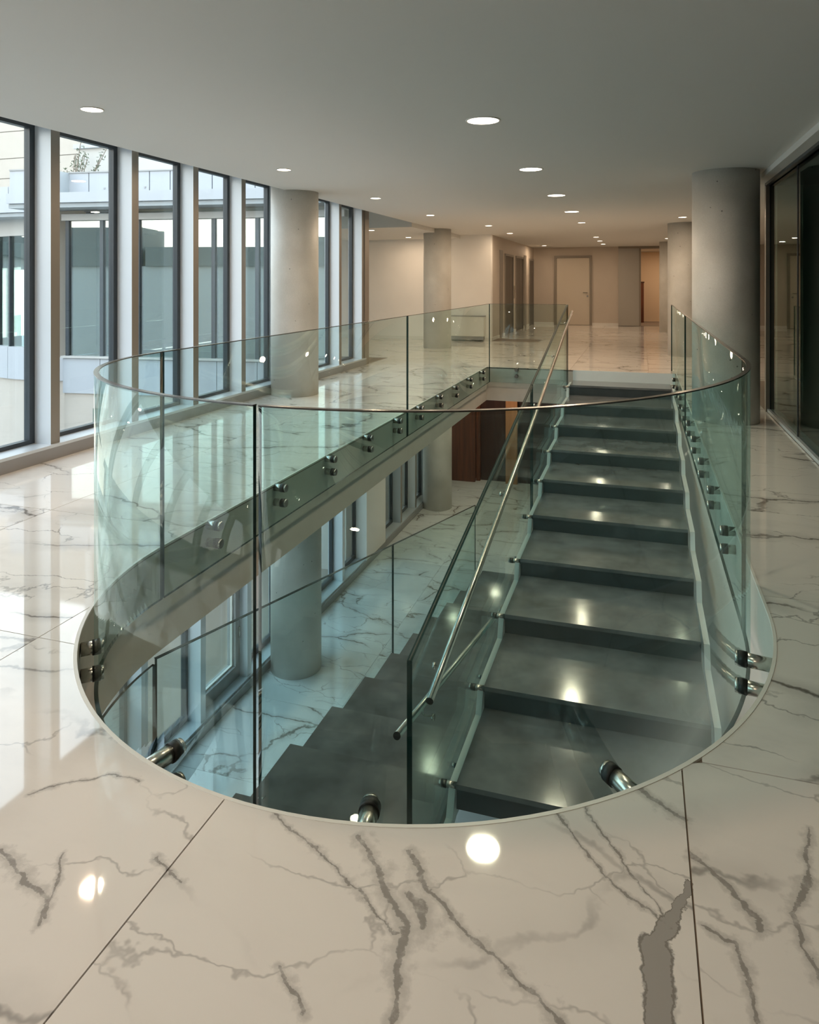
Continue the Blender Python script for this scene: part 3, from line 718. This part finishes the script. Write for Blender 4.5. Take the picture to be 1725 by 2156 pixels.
# ---------------------------------------------------------------- downlights
ldata = {}
def downlight(x, y, r, watts, label, z=2.69, group='round ceiling downlights'):
    D = tag(empty('downlight', (x, y, z)), label, 'ceiling light', group)
    if r not in ldata:
        m_ = MB(); n = 40; vs = []
        for rr, zz in ((r * 1.0, 0), (r * 1.10, 0), (r * 1.08, -.006), (r * .985, -.006)):
            for i in range(n): vs.append((rr * math.cos(2 * PI * i / n), rr * math.sin(2 * PI * i / n), zz))
        fs = [(k * n + i, k * n + (i + 1) % n, ((k + 1) % 4) * n + (i + 1) % n, ((k + 1) % 4) * n + i) for k in range(4) for i in range(n)]
        m_.add(vs, fs, 0, 1); t_ = m_.build('trim_ring', [M['base']]); d_ = MB().cyl((0, 0, -.004), (0, 0, -.001), r * .985, None, 40).build('diffuser', [M['lamp']])
        ldata[r] = (t_.data, d_.data); t_.parent = D; d_.parent = D
    else:
        for nm, da in zip(('trim_ring', 'diffuser'), ldata[r]):
            o = bpy.data.objects.new(nm, da); C.objects.link(o); o.parent = D
    ld = bpy.data.lights.new('lamp', 'AREA'); ld.shape = 'DISK'; ld.size = r * 1.9; ld.energy = watts; ld.color = WARM
    lo = bpy.data.objects.new('lamp', ld); C.objects.link(lo); lo.parent = D; lo.location = (0, 0, -.012)
RB, RS = .118, .072
for (x, y, r), lab in zip([(-1.11, 5.25, RB), (-1.11, 7.68, RB), (-1.11, 10.11, RB), (-1.12, 12.55, RB), (-1.14, 14.95, RS), (-1.14, 19.9, RS), (-1.14, 21.8, RS), (-1.14, 23.7, RS)],
    ['largest and nearest ceiling downlight, over the stairwell', 'second large downlight in the row over the stairwell', 'third large downlight in the row over the stairwell', 'fourth and farthest of the large downlights in the row over the stairwell',
     'small downlight right behind the last large one', 'small downlight, nearest of the three set close together before the beige door', 'small downlight, middle one of the three set close together', 'small downlight, farthest of the three set close together']):
    downlight(x, y, r, BIG_W if r == RB else SMALL_W, lab)
for (x, y), lab in zip([(-3.61, 4.09), (-3.61, 6.91), (-3.6, 9.67), (-3.59, 12.45), (-3.08, 15.15), (-3.07, 17.7), (-3.04, 24.1), (.73, 14.24), (.70, 21.15), (-5.5, 14.5), (-5.5, 17.1)],
    ['small downlight nearest to the tall windows, alone near the picture corner', 'small downlight above the window walkway, just before the tall column', 'small downlight above the window walkway, just past the tall column', 'small downlight at the end of the window walkway, near the ceiling joint',
     'small downlight before the wall corner of the lift lobby', 'small downlight at the start of the lift lobby', 'small downlight close to the back wall, left of the beige door', 'small downlight just in front of the middle right column',
     'small downlight beside the farthest right column', 'small downlight in the side room, next to the last window mullion', 'small downlight in the side room, left of the far column']):
    downlight(x, y, RS, SMALL_W, lab, z=2.60 if x < -5 else 2.69)
# unseen lamps: warm fill added above and behind the camera, passage light, lower-storey fill
downlight(-1.11, 2.2, RB, 13, 'large added fill downlight above the viewer, unseen, warming the near floor')
downlight(-1.11, -1.2, RB, 16, 'large added fill downlight behind the viewer, unseen, warming the near floor')
downlight(.9, 28.0 - .9, RS, 22, 'downlight inside the lit passage beyond the sliding panel', z=2.62)
for x, y in ((-3.6, 14.2), (-3.3, 17.0), (-.6, 14.5)):  # added to light the lower storey, hidden by the slab
    downlight(x, y, RS, 14, 'added unseen downlight in the lower ceiling %s' % {14.2: 'between the pier and the far column', 17.0: 'before the dark wood wall', 10.5: 'over the lower flight', 14.5: 'behind the upper steps'}[y], z=-.585)

# ---------------------------------------------------------------- outside
struct(box('ground', -60, 8, -30, 60, ZL - .6, ZL - .35, M['paving']))
def fy(x): return 11.95 + (x + 4.95) * .1374
B = tag(empty('office_wing', (-8, 11.5, ZL)), 'white and glass office wing across the courtyard, seen through the tall windows', 'building')
def fb(name, x0, x1, z0, z1, d0, d1, mat):   # slab along the wing's front, d = how far it stands out
    p = [(x0, fy(x0) - d1), (x1, fy(x1) - d1), (x1, fy(x1) - d0), (x0, fy(x0) - d0)]
    return keep(MB().prism(p, z0, z1).build(name, [M[mat]]), B)
fb('base_wall', -10.5, -5.0, ZL - .3, -.62, 0, .02, 'cream')
for i in range(7): fb('cladding_panel', -10.5 + i * .775, -10.5 + (i + 1) * .775 - .012, -.62, .04, 0, .06, 'white_metal')
fb('sill', -10.52, -5.0, .05, .09, -.02, .10, 'cream_lt')
fb('window_head', -10.5, -5.0, 2.66, 2.78, -.05, .10, 'cream_lt')
posts = [-10.42, -9.71, -8.97, -8.21, -7.48, -6.64, -5.85, -5.15]
for i, x in enumerate(posts): fb('window_post', x - .035, x + .035, .09, 2.66, -.06, .05, 'frame')
for a, b in zip(posts, posts[1:]): fb('window_pane', a + .035, b - .035, .09, 2.66, -.008, .008, 'pane_out')
fb('eave', -11.2, -5.0, 2.86, 2.94, -.1, .55, 'eave')
fb('fascia', -11.2, -5.0, 2.945, 3.13, .50, .60, 'white_metal')
fb('parapet_panel', -11.2, -10.37, 3.13, 3.56, .45, .52, 'white_metal')
fb('parapet_return', -10.369, -10.33, 3.13, 3.56, .10, .52, 'eave')
fb('terrace_edge', -10.33, -5.0, 3.10, 3.131, -.1, .5, 'white_metal')
for i in range(13): 
    a = -10.329 + i * .41; fb('parapet_panel', a, a + .39, 3.132, 3.55, .05, .10, 'white_metal')
    if i % 2: fb('bolt', a + .30, a + .33, 3.24, 3.27, .10, .115, 'curb')
fb('parapet_backing', -10.33, -5.0, 3.132, 3.53, .0, .045, 'eave')
fb('parapet_cap', -11.2, -10.33, 3.56, 3.585, .42, .54, 'curb'); fb('parapet_cap', -10.329, -5.0, 3.552, 3.575, -.02, .12, 'curb')
keep(MB().cyl((-10.66, 11.0, ZL), (-10.66, 11.0, 2.86), .085, None, 20).build('downpipe', [M['cream_lt']]), B)
# lower storey windows of the wing
for x0, x1 in ((-9.9, -9.3), (-8.1, -7.5), (-6.6, -6.0)): fb('window_pane', x0, x1, -2.6, -.9, -.02, .03, 'pane_dark')
# curved wing beyond
B2 = tag(empty('curved_office_wing', (-13, 12.5, ZL)), 'curved white and glass office wing beyond the downpipe, in the nearest window', 'building')
def cpt(t, r): return (-12.6 + r * math.cos(t), 15.4 - r * math.sin(t))
def arc(name, z0, z1, r0, r1, mat, t0, t1, n=10):
    a = [cpt(t0 + (t1 - t0) * i / n, r0) for i in range(n + 1)]; b = [cpt(t0 + (t1 - t0) * i / n, r1) for i in range(n + 1)]
    return keep(MB().strip(a, b, z0, z1).build(name, [M[mat]]), B2)
T0, T1 = .9, 3.0
arc('base_wall', ZL - .3, -.62, 2.7, 3.0, 'cream', T0, T1, 24)
arc('window_head', 2.5, 2.86, 2.8, 3.02, 'cream_lt', T0, T1, 24); arc('eave', 2.86, 2.94, 2.3, 3.5, 'eave', T0, T1, 24)
arc('fascia', 2.945, 3.16, 3.42, 3.55, 'white_metal', T0, T1, 24); arc('core_wall', -.6, 3.0, 1.2, 1.4, 'dark', T0, T1, 16)
n = 12
for i in range(n):
    a, b = T0 + (T1 - T0) * i / n, T0 + (T1 - T0) * (i + 1) / n
    arc('cladding_panel', -.62, .08, 2.9, 3.05, 'white_metal', a, b - .004, 3)
    arc('window_pane', .08, 2.5, 2.93, 2.945, 'pane_out', a + .012, b, 3); arc('window_post', .08, 2.5, 2.9, 3.0, 'frame', a, a + .012, 1)
    arc('parapet_panel', 3.16, 3.50, 3.42, 3.46, 'white_metal', a, b - .006, 3)
# cream building behind
B3 = tag(empty('apartment_block', (-18, 20, ZL)), 'tall cream rendered block rising behind the white parapet', 'building')
zs = [2.0, 4.55, 5.15, 5.85, 6.8, 7.8, 9.5]
for a, b in zip(zs, zs[1:]): keep(box('wall_band', -34, -12.6, 20, 20.6, a, b - .03, M['cream']), B3)
keep(box('core_wall', -34, -12.6, 20.05, 24, 2, 9.5, M['cream_lt']), B3)
keep(box('window_frame', -21.0, -20.0, 19.93, 20.0, 3.9, 5.0, M['white_metal']), B3); keep(box('window_pane', -20.75, -20.1, 19.9, 19.93, 4.0, 4.9, M['pane_dark']), B3)
keep(box('window_frame', -18.85, -18.25, 19.93, 20.0, 4.5, 5.2, M['base']), B3); keep(box('window_pane', -18.75, -18.4, 19.9, 19.93, 4.6, 5.1, M['pane_dark']), B3)
keep(MB().cyl((-17.6, 19.8, 2), (-17.6, 19.8, 9.5), .12, None, 16).build('downpipe', [M['cream_lt']]), B3)
B4 = tag(empty('roof_house', (-15.5, 18.5, 2)), 'low pale stair house standing on the terrace beside the bare shrub', 'building')
keep(box('wall', -16.4, -12.0, 18.0, 19.6, 2, 5.55, M['cream_lt']), B4); keep(box('roof', -16.5, -11.9, 17.9, 19.7, 5.55, 5.68, M['white_metal']), B4)
struct(box('ground.001', -30, -4.9, 13.2, 30, 3.3, 3.4, M['paving']))
B5 = tag(empty('roof_row', (-20, -26, ZL)), 'row of dark roofed houses that shows only as a reflection in the facade glass', 'building')
keep(box('wall', -60, 12, -30, -26, ZL - .3, 2.6, M['eave']), B5)
for i in range(6): keep(MB().prism([(-60 + 12 * i, -30.2), (-48.3 + 12 * i, -30.2), (-48.3 + 12 * i, -25.8), (-60 + 12 * i, -25.8)], 2.6 + .0, 2.75 + (i % 3) * .7 + 1.2).build('roof', [M['panel_dark']]), B5)
B6 = tag(empty('roof_row', (-50, 0, ZL)), 'row of slate roofed houses to the side, showing only in the curved facade glass', 'building')
keep(box('wall', -56, -48, -30, 16, ZL - .3, 3.2, M['eave']), B6); keep(box('roof', -57, -47.5, -31, 17, 3.2, 4.8, M['panel_dark']), B6)
# shrub on the terrace
S = tag(empty('terrace_shrub', (-15.7, 17.0, 3.4)), 'thin leafy shrub showing above the white parapet', 'shrub')
st = MB(); lf = MB()
for i in range(26):
    a = random.uniform(0, 2 * PI); l = random.uniform(.8, 1.9); tx = math.cos(a) * l * .55; ty = math.sin(a) * l * .4
    p0 = (-15.7, 17.0, 3.4); p1 = (-15.7 + tx, 17.0 + ty, 3.5 + l); st.tube([p0, ((p0[0] + p1[0]) / 2 - tx * .1, (p0[1] + p1[1]) / 2, 3.4 + l * .45), p1], .012, 5)
    for j in range(26):
        q = random.uniform(.35, 1.02); c = Vector(p0).lerp(Vector(p1), q) + Vector([random.gauss(0, .05) for _ in range(3)])
        u = Vector([random.gauss(0, 1) for _ in range(3)]).normalized() * .06; v = u.orthogonal().normalized() * .016
        lf.add([c - u, c + v, c + u, c - v], [(0, 1, 2, 3)])
keep(st.build('branch', [M['bark']]), S); o = keep(lf.build('foliage', [M['leaf']]), S); o['kind'] = 'stuff'
